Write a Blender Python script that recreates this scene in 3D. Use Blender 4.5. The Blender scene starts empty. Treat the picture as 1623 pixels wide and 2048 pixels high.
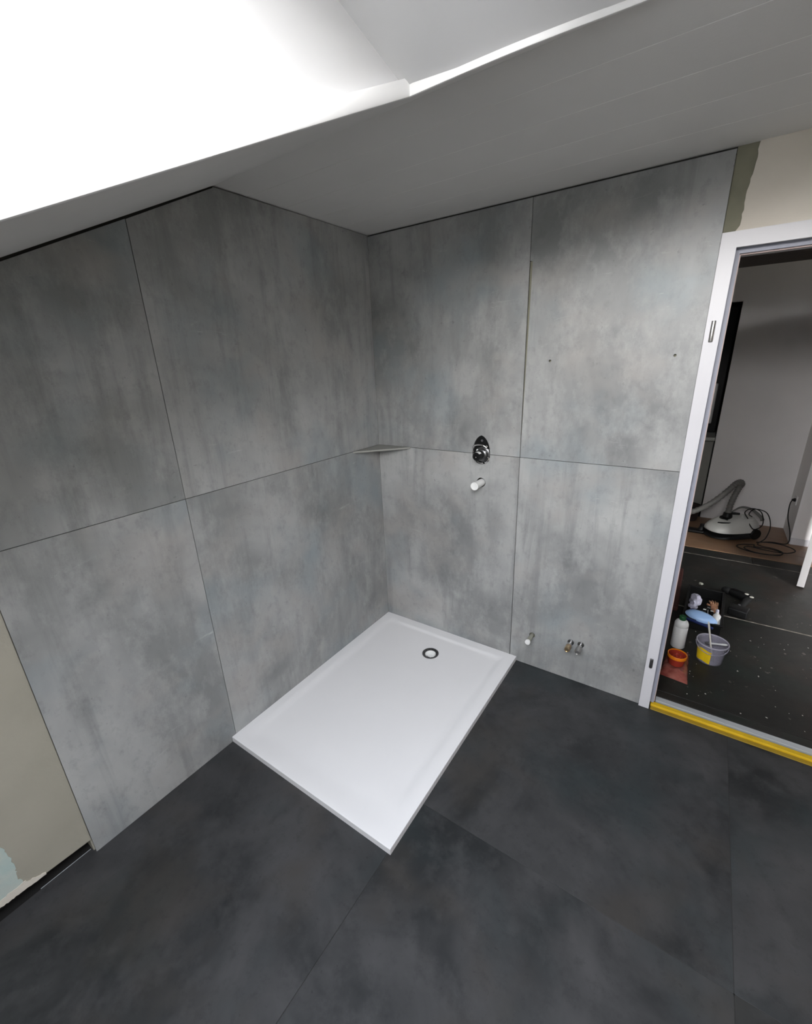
import bpy, bmesh, math, random
from mathutils import Vector, Matrix, noise
random.seed(7)
C = bpy.context.scene.collection
sc = bpy.context.scene

# ---------------------------------------------------------------- camera, sky, light, exposure
cam = bpy.data.cameras.new('camera'); co = bpy.data.objects.new('camera', cam); C.objects.link(co)
cam.sensor_fit = 'HORIZONTAL'; cam.sensor_width = 36.0; cam.lens = 861.796 / 1623 * 36.0
cam.clip_start = 0.02
yaw, pit, rol = 0.606314, -0.336575, -0.038180
fw = Vector((-math.sin(yaw)*math.cos(pit), math.cos(yaw)*math.cos(pit), math.sin(pit)))
rt = Vector((math.cos(yaw), math.sin(yaw), 0)); up = rt.cross(fw)
r2 = math.cos(rol)*rt + math.sin(rol)*up; u2 = -math.sin(rol)*rt + math.cos(rol)*up
M = Matrix((r2, u2, -fw)).transposed().to_4x4(); M.translation = Vector((1.61534, -2.06873, 1.68060))
co.matrix_world = M
sc.camera = co

world = bpy.data.worlds.new('overcast_sky'); sc.world = world; world.use_nodes = True
wn = world.node_tree.nodes; wk = world.node_tree.links; bg = wn['Background']
# hazy bright sky: dark ground below the horizon, brightest in the haze low down, calmer towards the zenith
_tc = wn.new('ShaderNodeTexCoord'); _sx = wn.new('ShaderNodeSeparateXYZ'); _cr = wn.new('ShaderNodeValToRGB')
wk.new(_tc.outputs['Generated'], _sx.inputs[0]); wk.new(_sx.outputs['Z'], _cr.inputs['Fac'])
_e = _cr.color_ramp.elements
_e[0].position = 0.0; _e[0].color = (.055, .052, .045, 1)
_e[1].position = 0.05; _e[1].color = (.10, .10, .095, 1)
for p, c in ((0.13, (1.0, .985, .975)), (0.45, (.61, .62, .65)), (1.0, (.36, .385, .43))):
    q = _e.new(p); q.color = (*c, 1)
wk.new(_cr.outputs['Color'], bg.inputs['Color']); bg.inputs['Strength'].default_value = 36.5
sc.view_settings.view_transform = 'Standard'; sc.view_settings.look = 'None'
sc.view_settings.gamma = 1.0; sc.view_settings.use_curve_mapping = False
sc.view_settings.exposure = 0.0

HC = 2.3116; YF = -0.8907; SL = 0.47862         # flat ceiling height, fold line, slope of the roof
NS = Vector((0, -SL, 1)).normalized()
def zs(y): return HC + SL*(y-YF)
# portal at the roof window so that daylight is sampled well
def portal(cx, cy, cz, sx, sy, rot):
    l = bpy.data.lights.new('window_daylight', 'AREA'); l.shape = 'RECTANGLE'; l.size = sx; l.size_y = sy
    l.energy = 1; l.cycles.is_portal = True
    o = bpy.data.objects.new('window_daylight', l); C.objects.link(o)
    o.location = (cx, cy, cz); o.rotation_euler = rot
WY0, WY1 = -1.62, -2.86                          # window plane in y
WN = 0.42
def wpl(y): return zs(y) + WN/NS.z               # height of window plane at y
portal(1.46, (WY0+WY1)/2, wpl((WY0+WY1)/2)+.07, 1.40, (WY0-WY1)/NS.z*1.02, (math.atan(SL), 0, 0))

# ---------------------------------------------------------------- materials
def mat(name, col, rough=.5, metal=0, noise_amt=0, noise_scale=8, bump=0, bump_scale=60, trans=0, ior=1.45, alpha=1, col2=None, spec=None, rot=0):
    m = bpy.data.materials.new(name); m.use_nodes = True
    nt = m.node_tree; b = nt.nodes['Principled BSDF']
    b.inputs['Base Color'].default_value = (*col, 1); b.inputs['Roughness'].default_value = rough
    b.inputs['Metallic'].default_value = metal; b.inputs['Transmission Weight'].default_value = trans
    b.inputs['IOR'].default_value = ior; b.inputs['Alpha'].default_value = alpha
    if spec is not None: b.inputs['Specular IOR Level'].default_value = spec
    tc = nt.nodes.new('ShaderNodeTexCoord')
    if col2 is None: col2 = tuple(max(0, c*(1-noise_amt)) for c in col)
    if noise_amt or True:
        n = nt.nodes.new('ShaderNodeTexNoise'); n.inputs['Scale'].default_value = noise_scale; n.inputs['Detail'].default_value = 5
        r = nt.nodes.new('ShaderNodeValToRGB'); r.color_ramp.elements[0].position = .35; r.color_ramp.elements[1].position = .65
        r.color_ramp.elements[0].color = (*col2, 1); r.color_ramp.elements[1].color = (*col, 1)
        nt.links.new(tc.outputs['Object'], n.inputs['Vector']); nt.links.new(n.outputs['Fac'], r.inputs['Fac'])
        nt.links.new(r.outputs['Color'], b.inputs['Base Color'])
    if bump:
        n2 = nt.nodes.new('ShaderNodeTexNoise'); n2.inputs['Scale'].default_value = bump_scale; n2.inputs['Detail'].default_value = 4
        bp = nt.nodes.new('ShaderNodeBump'); bp.inputs['Strength'].default_value = bump; bp.inputs['Distance'].default_value = .004
        nt.links.new(tc.outputs['Object'], n2.inputs['Vector']); nt.links.new(n2.outputs['Fac'], bp.inputs['Height']); nt.links.new(bp.outputs['Normal'], b.inputs['Normal'])
    return m

def concrete(name, base, dark, light, streak, rough=.45, big=1.1, fine=9, tint=None, speck=0, spec=.5, bump=.1):
    """large-format concrete-look slab: cloudy blotches, trowel streaks along local z, fine grain; shifted per object"""
    m = bpy.data.materials.new(name); m.use_nodes = True; nt = m.node_tree; N = nt.nodes; L = nt.links
    b = N['Principled BSDF']; b.inputs['Specular IOR Level'].default_value = spec
    tc = N.new('ShaderNodeTexCoord'); oi = N.new('ShaderNodeObjectInfo')
    mu = N.new('ShaderNodeMath'); mu.operation = 'MULTIPLY'; mu.inputs[1].default_value = 37.0; L.new(oi.outputs['Random'], mu.inputs[0])
    ad = N.new('ShaderNodeVectorMath'); ad.operation = 'ADD'; L.new(tc.outputs['Object'], ad.inputs[0]); L.new(mu.outputs[0], ad.inputs[1])
    def nz(scale, detail, vec=(1, 1, 1), rgh=.55, dist=0):
        mp = N.new('ShaderNodeMapping'); mp.inputs['Scale'].default_value = vec; L.new(ad.outputs[0], mp.inputs['Vector'])
        n = N.new('ShaderNodeTexNoise'); n.inputs['Scale'].default_value = scale; n.inputs['Detail'].default_value = detail
        n.inputs['Roughness'].default_value = rgh; n.inputs['Distortion'].default_value = dist
        L.new(mp.outputs[0], n.inputs['Vector']); return n
    def mixc(a, bcol, fac):
        x = N.new('ShaderNodeMix'); x.data_type = 'RGBA'
        for s, v in ((6, a), (7, bcol)):
            if isinstance(v, tuple): x.inputs[s].default_value = (*v, 1)
            else: L.new(v, x.inputs[s])
        if isinstance(fac, float): x.inputs[0].default_value = fac
        else: L.new(fac, x.inputs[0])
        return x.outputs[2]
    def ramp(src, a, c, hi=1.0):
        r = N.new('ShaderNodeMapRange'); r.inputs[1].default_value = a; r.inputs[2].default_value = c; r.inputs[4].default_value = hi
        L.new(src, r.inputs[0]); return r.outputs[0]
    clouds = ramp(nz(big, 5, dist=.6).outputs['Fac'], .36, .64)
    c1 = mixc(dark, light, clouds)
    st = nz(streak[0], 6, streak[1], .65, .3)
    c2 = mixc(c1, dark, ramp(st.outputs['Fac'], .50, .68, streak[2]))
    if len(streak) > 3:
        s2 = nz(streak[3], 7, (9, 9, .55), .7, .5); c2 = mixc(c2, tuple(v*.82 for v in dark), ramp(s2.outputs['Fac'], .57, .72, .55))
    mid = nz(fine, 6, (1, 1, .6), .7)
    c3 = mixc(c2, light, ramp(mid.outputs['Fac'], .48, .70, .6))
    c3b = mixc(c3, base, .22)
    if tint:
        tn = nz(2.3, 3); c3b = mixc(c3b, tint[0], ramp(tn.outputs['Fac'], .52, .70, tint[2]))
        tn2 = nz(3.1, 3, (1, 1, 1.3)); c3b = mixc(c3b, tint[1], ramp(tn2.outputs['Fac'], .52, .70, tint[2]))
    gr_ = nz(22, 5, (1, 1, .7), .75); c3b = mixc(c3b, tuple(v*.8 for v in dark), ramp(gr_.outputs['Fac'], .52, .75, .40))
    # thin pale scuffs and tiny dark pits
    sc_ = nz(3.0, 9, (1, 1, 6), .8, .8); c4 = mixc(c3b, tuple(min(1, v*1.5) for v in light), ramp(sc_.outputs['Fac'], .63, .74, .45))
    pt = nz(55, 2); c5 = mixc(c4, tuple(v*.5 for v in dark), ramp(pt.outputs['Fac'], .70, .78, .35))
    if speck:
        sp = nz(26, 3, rgh=.7); msk = nz(2.2, 2)
        mm = N.new('ShaderNodeMath'); mm.operation = 'MULTIPLY'; L.new(ramp(sp.outputs['Fac'], .66, .72, 1.0), mm.inputs[0]); L.new(ramp(msk.outputs['Fac'], .5, .6, speck), mm.inputs[1])
        c5 = mixc(c5, (.20, .17, .15), mm.outputs[0])
    L.new(c5, b.inputs['Base Color'])
    L.new(ramp(mid.outputs['Fac'], .2, .8, 1.0), (mr := N.new('ShaderNodeMapRange')).inputs[0]); mr.inputs[3].default_value = rough-.06; mr.inputs[4].default_value = rough+.1
    L.new(mr.outputs[0], b.inputs['Roughness'])
    bp = N.new('ShaderNodeBump'); bp.inputs['Strength'].default_value = bump; bp.inputs['Distance'].default_value = .002
    L.new(mid.outputs['Fac'], bp.inputs['Height']); L.new(bp.outputs['Normal'], b.inputs['Normal'])
    return m

M_slab = concrete('concrete_look_wall_slab', (.33, .332, .322), (.175, .18, .18), (.46, .462, .448), (1.8, (4.5, 4.5, .40), .85, 1.1), rough=.40, big=1.3,
                  tint=((.225, .275, .295), (.36, .340, .318), .55))
M_floor = concrete('anthracite_floor_slab', (.029, .030, .031), (.010, .012, .013), (.062, .061, .062), (2.0, (1.5, 1.5, 1.5), .4), rough=.50, big=2.6, fine=11, spec=.4,
                   tint=((.023, .033, .035), (.044, .039, .034), .6))
M_hallfloor = concrete('dusty_dark_hall_tile', (.016, .016, .014), (.007, .007, .006), (.027, .026, .022), (2.0, (1.5, 1.5, 1.5), .4), rough=.5, big=2.2, fine=12, speck=.9,
                   tint=((.014, .024, .019), (.034, .022, .016), .7), spec=.3)
M_ceil = mat('matt_white_ceiling_paint', (.72, .71, .69), .7, noise_amt=.05, noise_scale=2.5, bump=.08, bump_scale=140)
M_reveal = mat('white_reveal_paint', (.70, .70, .70), .5, noise_amt=.02)
M_lip = mat('glossy_white_edge_trim', (.88, .88, .87), .25, noise_amt=.01)
M_board = mat('olive_beige_wallboard', (.40, .375, .31), .85, noise_scale=3, col2=(.35, .33, .27), bump=.2, bump_scale=90)
M_adh = mat('olive_primer', (.25, .24, .175), .8, noise_scale=9, col2=(.20, .195, .14), bump=.2)
M_plaster = mat('cream_wall_plaster', (.72, .67, .59), .85, noise_scale=3, col2=(.65, .60, .52), bump=.2, bump_scale=120)
M_mint = mat('pale_mint_old_paint', (.52, .55, .50), .8, noise_scale=14, col2=(.43, .53, .50), bump=.2)
M_void = mat('dark_joint_void', (.012, .011, .010), .9)  # near-black: stands in for shade in the open wall foot, also outer shells
M_gap = mat('dark_grout_joint', (.035, .034, .030), .9)
M_tray = mat('white_mineral_shower_tray', (.80, .79, .79), .32, noise_amt=.01)
M_frame = mat('white_lacquered_door_frame', (.63, .62, .64), .35, noise_amt=.01)
M_seal = mat('grey_blue_door_seal', (.32, .33, .39), .5)
M_edge = mat('pinkish_wood_edge', (.62, .50, .46), .6)
M_chrome = mat('chrome', (.75, .74, .73), .15, 1)
M_steel = mat('brushed_steel', (.50, .49, .48), .35, 1)
M_dsteel = mat('dark_drain_steel', (.16, .16, .16), .3, .9)
M_brass = mat('dull_brass', (.55, .42, .27), .3, 1)
M_white = mat('white_plastic', (.82, .82, .80), .4)
M_black = mat('black_plastic', (.006, .006, .006), .45, spec=.3)
M_blackm = mat('matt_black_rubber', (.009, .009, .009), .7, spec=.3)
M_dgrey = mat('dark_grey_plastic', (.10, .10, .105), .45)
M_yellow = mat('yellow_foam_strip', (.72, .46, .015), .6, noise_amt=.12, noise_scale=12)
M_yellow_shade = mat('shaded_yellow_foam', (.36, .235, .02), .6, noise_amt=.12, noise_scale=12)  # darker copy of the foam yellow, shade painted into the flange
M_alu = mat('anodised_aluminium', (.62, .65, .66), .35, .4)
M_parquet = mat('brown_parquet', (.235, .135, .075), .45, noise_scale=5, col2=(.17, .10, .055))
M_hallwall = mat('white_hall_wall', (.80, .78, .77), .85, noise_amt=.05, noise_scale=3, bump=.2, bump_scale=80)
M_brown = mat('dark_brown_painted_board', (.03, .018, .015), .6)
M_glass = bpy.data.materials.new('window_glass'); M_glass.use_nodes = True
_n = M_glass.node_tree; _n.nodes.remove(_n.nodes['Principled BSDF'])
_t = _n.nodes.new('ShaderNodeBsdfTransparent'); _g = _n.nodes.new('ShaderNodeBsdfGlossy'); _g.inputs['Roughness'].default_value = .02
_m = _n.nodes.new('ShaderNodeMixShader'); _m.inputs[0].default_value = .06
_n.links.new(_t.outputs[0], _m.inputs[1]); _n.links.new(_g.outputs[0], _m.inputs[2]); _n.links.new(_m.outputs[0], _n.nodes['Material Output'].inputs[0])

# ---------------------------------------------------------------- mesh helpers
def link(name, bm, m, parent=None, loc=None, rot=None, smooth=False, kind=None, label=None):
    bmesh.ops.recalc_face_normals(bm, faces=bm.faces)
    me = bpy.data.meshes.new(name); bm.to_mesh(me); bm.free()
    ms = m if isinstance(m, (list, tuple)) else [m]
    for x in ms: me.materials.append(x)
    if smooth:
        for p in me.polygons: p.use_smooth = True
        try: me.set_sharp_from_angle(angle=math.radians(38))
        except Exception: pass
    o = bpy.data.objects.new(name, me); C.objects.link(o)
    if loc is not None: o.location = loc
    if rot is not None: o.rotation_euler = rot
    if parent: o.parent = parent
    if kind: o['kind'] = kind
    if label: o['label'] = label
    return o
def empty(name, loc, label, cat, group=None, rot=(0, 0, 0)):
    o = bpy.data.objects.new(name, None); C.objects.link(o); o.empty_display_size = .05
    o.location = loc; o.rotation_euler = rot; o['label'] = label; o['category'] = cat
    if group: o['group'] = group
    return o
def tag(o, label, cat, group=None):
    o['label'] = label; o['category'] = cat
    if group: o['group'] = group
    return o
def B(): return bmesh.new()
def box(bm, x0, x1, y0, y1, z0, z1, bev=0, seg=2, mi=0):
    r = bmesh.ops.create_cube(bm, size=1)
    vs = r['verts']
    for v in vs: v.co = Vector(((x0+x1)/2 + v.co.x*(x1-x0), (y0+y1)/2 + v.co.y*(y1-y0), (z0+z1)/2 + v.co.z*(z1-z0)))
    if bev:
        es = list({e for v in vs for e in v.link_edges})
        bmesh.ops.bevel(bm, geom=es, offset=bev, segments=seg, profile=.5, affect='EDGES')
    return bm
def lathe(bm, prof, n=24, mat4=Matrix(), cap0=True, cap1=True):
    """prof = [(r, z)], around local z"""
    rings = []
    for r, z in prof:
        rings.append([bm.verts.new(mat4 @ Vector((r*math.cos(2*math.pi*k/n), r*math.sin(2*math.pi*k/n), z))) for k in range(n)])
    for a, b in zip(rings, rings[1:]):
        for k in range(n):
            bm.faces.new((a[k], a[(k+1) % n], b[(k+1) % n], b[k]))
    if cap0: bm.faces.new(rings[0][::-1])
    if cap1: bm.faces.new(rings[-1])
    return bm
def axis_mat(p, d):
    """matrix whose local z runs along d from p"""
    return Matrix.Translation(Vector(p)) @ Vector(d).normalized().to_track_quat('Z', 'Y').to_matrix().to_4x4()
def catmull(pts, k=8):
    P = [Vector(p) for p in pts]; P = [2*P[0]-P[1]] + P + [2*P[-1]-P[-2]]; out = []
    for i in range(1, len(P)-2):
        for j in range(k):
            t = j/k; a, b, c, d = P[i-1], P[i], P[i+1], P[i+2]
            out.append(.5*((2*b)+(-a+c)*t+(2*a-5*b+4*c-d)*t*t+(-a+3*b-3*c+d)*t**3))
    out.append(P[-2]); return out
def tube(bm, pts, r, n=10, sm=8, radii=None):
    P = catmull(pts, sm) if sm else [Vector(p) for p in pts]
    rings = []; q = None; prev = None
    for i, p in enumerate(P):
        d = (P[min(i+1, len(P)-1)] - P[max(i-1, 0)]).normalized()
        if q is None: q = d.to_track_quat('Z', 'Y')
        else: q = prev.rotation_difference(d) @ q
        prev = d
        rr = r if radii is None else radii(i/(len(P)-1))
        rings.append([bm.verts.new(p + q @ Vector((rr*math.cos(2*math.pi*k/n), rr*math.sin(2*math.pi*k/n), 0))) for k in range(n)])
    for a, b in zip(rings, rings[1:]):
        for k in range(n): bm.faces.new((a[k], a[(k+1) % n], b[(k+1) % n], b[k]))
    bm.faces.new(rings[0][::-1]); bm.faces.new(rings[-1]); return bm
def plate(bm, outer, holes, f, t):
    """flat plate: 2-D outline with holes, f maps (u, v, depth) to 3-D, extruded from depth 0 to t"""
    es = []; loops = []
    for lp in [outer]+list(holes):
        vs = [bm.verts.new((u, v, 0)) for u, v in lp]; loops.append(vs)
        for i in range(len(vs)): es.append(bm.edges.new((vs[i], vs[(i+1) % len(vs)])))
    r = bmesh.ops.triangle_fill(bm, use_beauty=True, use_dissolve=False, edges=es)
    fs = [g for g in r['geom'] if isinstance(g, bmesh.types.BMFace)]
    ex = bmesh.ops.extrude_face_region(bm, geom=fs)
    for v in [g for g in ex['geom'] if isinstance(g, bmesh.types.BMVert)]: v.co.z = t
    for v in bm.verts: v.co = Vector(f(v.co.x, v.co.y, v.co.z))
    return bm
def circ(cx, cy, r, n=24, ry=None): return [(cx+r*math.cos(2*math.pi*k/n), cy+(ry or r)*math.sin(2*math.pi*k/n)) for k in range(n)]
def rect(a, b, c, d): return [(a, c), (b, c), (b, d), (a, d)]
def jag(p, q, amp, n):
    out = []
    for i in range(1, n):
        t = i/n; out.append((p[0]+(q[0]-p[0])*t+random.uniform(-amp, amp), p[1]+(q[1]-p[1])*t+random.uniform(-amp, amp)))
    return out

RX = 2.95; RY = -3.35                              # room extents
# back wall lies in the plane y=0, left wall in the plane x=0 (faces of the slabs)
fB = lambda u, v, d: (u, d, v)                    # depth goes +y (into the wall)
fL = lambda u, v, d: (-d, -u, v)                  # u = distance from corner, depth goes -x
fZ = lambda u, v, d: (u, v, -d)

# ---------------------------------------------------------------- structure
XJ, XE = 0.8852, 1.5675                           # vertical joint and end of slabs on the back wall
YJ, YE = 1.2352, 1.838                            # the same on the left wall
DI, DT, DO = 1.614, 2.012, 2.475                  # door opening: left side, height, right side
ZJ = 1.2062
wb = link('wall_back', plate(B(), [(-.4, -.05), (DI-.02, -.05), (DI-.02, DT+.02), (DO+.02, DT+.02), (DO+.02, -.05), (RX+.2, -.05), (RX+.2, 2.5), (-.4, 2.5)],
          [circ(.678, 1.05, .034)[::-1]], lambda u, v, d: (u, .016+d, v), .104), M_adh, kind='structure')
wl = link('wall_left', plate(B(), [(-.02, -.05), (YE+.004, -.05), (YE+.004, .085), (3.4, .085), (3.4, 2.5), (-.02, 2.5)], [], lambda u, v, d: (-.016-d, -u, v), .12), M_board, kind='structure')
link('void_shade_back', box(B(), -.14, -.075, -3.35, -YE, -.05, .06), M_void, kind='structure')
link('void_shade_base', box(B(), -.14, -.0325, -3.35, -YE+.02, -.08, -.0065), M_void, kind='structure')
# near-black boxes paint the void's shade at the wall foot; floor edge ends here
# slabs -------------------------------------------------
def tear(n=36):
    """teardrop cut-out round the mixer valve: (x, z) outline, anticlockwise"""
    pts = []
    for k in range(n):
        a = math.pi*2*k/n
        r = .050
        x = .6755 + r*math.sin(a)*(1 if math.cos(a) < 0 else (1-.55*math.cos(a)**1.5)); z = 1.200 - r*math.cos(a)*(1 if math.cos(a) > 0 else 1)
        if math.cos(a) < 0:
            c = -math.cos(a); z = 1.200 + .103*c; x = .6755 + r*math.sin(a) if c < .05 else .6755 + r*math.copysign(max(0, 1-c**2.3)**.62, math.sin(a))
        else:
            x = .6755 + r*math.sin(a)
        pts.append((x, z))
    return pts
TR = tear()
g = .0013
def slab(name, poly, holes, f, parent, m=M_slab, t=.008, bev=.0008):
    # origin at the slab's first corner so that the cloudy pattern belongs to the slab
    o = link(name, plate(B(), poly, holes, f, t), m, parent)
    return o
top = 2.3045
upper = [p for p in TR if p[1] > ZJ+g]; lower = [p for p in TR if p[1] < ZJ-g]
upper.sort(key=lambda p: p[0]); 
def xcut(z, side):
    best = None
    for a, b in zip(TR, TR[1:]+TR[:1]):
        if (a[1]-z)*(b[1]-z) <= 0 and a[1] != b[1]:
            x = a[0]+(b[0]-a[0])*(z-a[1])/(b[1]-a[1])
            if side*(x-.6755) > 0: best = x
    return best
# walk round the teardrop for the two notches
up_pts = [(xcut(ZJ+g, -1), ZJ+g)] + [p for p in sorted(upper, key=lambda p: math.atan2(p[1]-1.2, p[0]-.6755), reverse=True)] + [(xcut(ZJ+g, 1), ZJ+g)]
lo_pts = [(xcut(ZJ-g, 1), ZJ-g)] + [p for p in sorted(lower, key=lambda p: -((math.atan2(p[1]-1.2, p[0]-.6755)+math.pi/2)))] + [(xcut(ZJ-g, -1), ZJ-g)]
lo_pts = [(xcut(ZJ-g, 1), ZJ-g)] + sorted(lower, key=lambda p: math.atan2(p[1]-1.215, p[0]-.6755), reverse=True) + [(xcut(ZJ-g, -1), ZJ-g)]
slab('slab', [(.0005, ZJ+g)] + up_pts + [(XJ-g, ZJ+g), (XJ-g, top), (.0005, top)], [], fB, wb)
slab('slab', [(.0005, .002), (XJ-g, .002), (XJ-g, ZJ-g)] + lo_pts + [(.0005, ZJ-g)], [circ(.6785, 1.0515, .0255)[::-1]], fB, wb)
slab('slab', [(XJ+g, ZJ+g), (XE, ZJ+g), (XE, top), (XJ+g, top), (XJ+g, 2.071), (XJ+.0115, 2.069), (XJ+.0095, 1.80), (XJ+.005, 1.5)], [circ(1.001, 1.658, .0055, 14)[::-1], circ(1.484, 1.664, .0055, 14)[::-1]], fB, wb)
slab('slab', [(XJ+g+.001, .002), (XE, .002), (XE, ZJ-g), (XJ+g, ZJ-g)], [circ(1.009, .205, .0165)[::-1], circ(1.216, .237, .0155)[::-1], circ(1.267, .241, .0155)[::-1]], fB, wb)
link('joint_filler', box(B(), XJ+.003, XJ+.0135, .0035, .0158, 1.27, 2.0685), M_adh, wb, label='olive adhesive strip in the open vertical joint')
s_top = lambda u: HC + SL*(-u-YF) - .009
slab('slab', [(.0005, ZJ+g), (YJ-g, ZJ+g), (YJ-g, s_top(YJ)), (-YF, HC-.006), (.0005, HC-.002)], [], fL, wl)
slab('slab', [(YJ+g, ZJ+g), (YE, ZJ+g), (YE, s_top(YE)), (YJ+g, s_top(YJ))], [], fL, wl)
slab('slab', [(.0005, .002), (YJ-g, .002), (YJ-g, ZJ-g), (.0005, ZJ-g)], [], fL, wl)
slab('slab', [(YJ+g, .002), (YE, .002), (YE, ZJ-g), (YJ+g, ZJ-g)], [], fL, wl)
for nm, u0, u1, v0, v1, ff, pw in (('joint', .002, XE-.001, ZJ-.0025, ZJ+.0025, fB, wb), ('joint', XJ-.0022, XJ+.0022, .004, 1.27, fB, wb), ('joint', XJ-.0022, XJ+.0022, 2.068, top, fB, wb),
                                  ('joint', .002, YE-.001, ZJ-.0025, ZJ+.0025, fL, wl), ('joint', YJ-.0022, YJ+.0022, .004, 2.12, fL, wl)):
    link(nm, plate(B(), rect(u0, u1, v0, v1) if nm != '' else [], [], (lambda f_: (lambda u, v, d: f_(u, v, .0042+d)))(ff), .003), M_gap, pw)
# dark joint strip along the ceiling line (open gap behind the slab edges)
link('joint', plate(B(), [(0, HC+.02), (0, HC-.02), (1.63, HC-.02), (1.63, HC+.02)], [], lambda u, v, d: (u, .009+d, v), .006), M_gap, wb, label='dark open joint under the ceiling')
link('joint', plate(B(), [(-YF-.0, HC+.02), (-YF-.0, HC-.03), (YE, zs(-YE)-.03), (YE, zs(-YE)+.03)], [], lambda u, v, d: (-.009-d, -u, v), .006), M_gap, wl, label='dark open joint under the sloping ceiling')
# beige board continues beyond the slab at the left, flush skim
link('wallboard', plate(B(), [(YE+.002, .066), (2.10, .078), (3.33, .09), (3.33, 1.12), (YE+.002, 1.84)], [], lambda u, v, d: (-.004-d, -u, v), .011), M_board, wl)
def jline(pts, amp, n=5):
    out = []
    for p, q in zip(pts, pts[1:]): out += [p] + jag(p, q, amp, n)
    return out + [pts[-1]]
mint = jline([(2.60, .60), (2.25, .52), (2.09, .36), (2.04, .286), (2.034, .254), (2.030, .18), (2.035, .149), (2.030, .105)], .004, 5)
link('old_paint_patch', plate(B(), mint + [(2.06, .100), (2.6, .100)], [], lambda u, v, d: (-.0025-d, -u, v), .0014), M_mint, wl, label='pale mint old paint with a ragged edge')
lo_ = jline([(1.975, .070), (2.05, .074), (2.10, .077), (2.3, .082), (2.6, .09)], .0022, 9)
hi_ = jline([(2.6, .125), (2.3, .115), (2.10, .104), (2.06, .104), (2.033, .106), (2.0, .088), (1.975, .078)], .003, 5)
link('broken_plaster_edge', plate(B(), lo_ + hi_, [], lambda u, v, d: (-.0012-d, -u, v), .0035), M_plaster, wl)
# plaster to the right of the slabs, above the door
pl_edge = [(1.628, HC)] + [(1.628-.017*(t/22) + random.uniform(-.003, .003), HC-.245*(t/22)) for t in range(1, 22)] + [(1.607, 2.066), (1.60, 2.055)]
link('plaster_coat', plate(B(), [(1.60, 2.04)] + pl_edge[::-1] + [(RX+.1, HC), (RX+.1, -.0), (DO+.05, 0), (DO+.05, 2.04)], [], lambda u, v, d: (u, .002+d, v), .005), M_plaster, wb)
link('primer_strip', plate(B(), rect(XE+.0015, 1.66, 2.03, HC), [], lambda u, v, d: (u, .0072+d, v), .004), M_adh, wb, label='olive primer strip beside the slab')
# pit behind the mixer valve and screw plugs
link('wall_right', box(B(), RX, RX+.1, -3.4, .1, -.05, 2.5), M_plaster, kind='structure')
link('wall_front', box(B(), -.2, RX+.1, RY-.1, RY, -.05, 1.7), M_plaster, kind='structure')

# floor -------------------------------------------------
M_fgrout = mat('dark_floor_grout', (.030, .029, .027), .8)
fl = link('floor', box(B(), -.075, RX, RY, .11, -.06, -.0095), M_gap, kind='structure')
def ftile(x0, x1, y0, y1, dz=0):
    return link('slab', box(B(), x0, x1, y0, y1, -.0094, dz, .0006, 1), M_floor, fl)
TX1, TX2, TY = .914, 1.934, -1.030; gf = .0009
ftile(-.030, TX1-gf, -2.26, -1.20, .0008)
ftile(TX1+gf, TX2-.0007, TY+.0007, .006, 0)
ftile(  .35, TX1-gf, -1.197, .006, 0)
ftile(TX1+gf, TX2-.0007, -2.05, TY-.0007, .0006)
ftile(TX2+.0007, RX-.003, TY+.0007, .006, -.0006)
ftile(TX2+.0007, RX-.003, -2.05, TY-.0007, 0)
ftile(-.030, TX1-g, -3.347, -2.263, 0)
ftile(TX1+g, TX2-.0007, -3.347, -2.053, 0)
ftile(TX2+.0007, RX-.003, -3.347, -2.053, 0)
link('edge_profile', box(B(), -.0325, -.0302, -2.0, -YE-.008, -.005, .0012), M_alu, fl, label='thin pale strip along the tile edge')

for a in ((TX1-.003, TX1+.003, -3.3, -1.256), (TX2-.003, TX2+.003, -3.3, .0), (TX1, RX-.01, TY-.003, TY+.003)): link('grout', box(B(), *a, -.0094, -.0012), M_fgrout, fl)
# ceiling ----------------------------------------------
cl = link('ceiling', plate(B(), rect(-.2, RX+.1, YF, .12), [], lambda u, v, d: (u, v, HC+.004+d), .1), M_ceil, kind='structure')
ys_ = [.12, -.20, -.38, -.56, -.74, YF]
for a, b in zip(ys_, ys_[1:]):
    link('board', box(B(), -.02, RX, b+(.0009 if b != YF else 0), a-.0009, HC, HC+.0038, .0008, 1), M_ceil, cl)
M_filler = mat('white_joint_filler', (.86, .85, .83), .8)
for y in ys_[1:-1]: link('joint', box(B(), 0, RX, y-.0008, y+.0008, HC-.0002, HC+.003), M_filler, cl, label='thin white filled joint between boards')
# roof-window opening outline on the slope: (x, y)
rimA = [(.820, -2.86), (.892, -1.85), (.910, -1.70), (.930, -1.542), (.950, -1.407), (.965, -1.273), (.977, -1.15), (.984, -1.085)]
rimB = [tuple(p.xy) for p in catmull([(1.10, -1.088, 0), (1.20, -1.074, 0), (1.29, -1.030, 0), (1.37, -.965, 0), (1.46, -.925, 0), (1.70, -.912, 0), (2.15, -.910, 0)], 4)]
hole = rimA + rimB + [(2.15, -2.86)]
fS = lambda u, v, d: (u, v, zs(v)+d)
sp = link('ceiling_slope', plate(B(), rect(-.2, RX+.1, RY-.05, YF), [hole[::-1]], fS, .02), M_ceil, kind='structure')
sp.name = 'ceiling.001'
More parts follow.
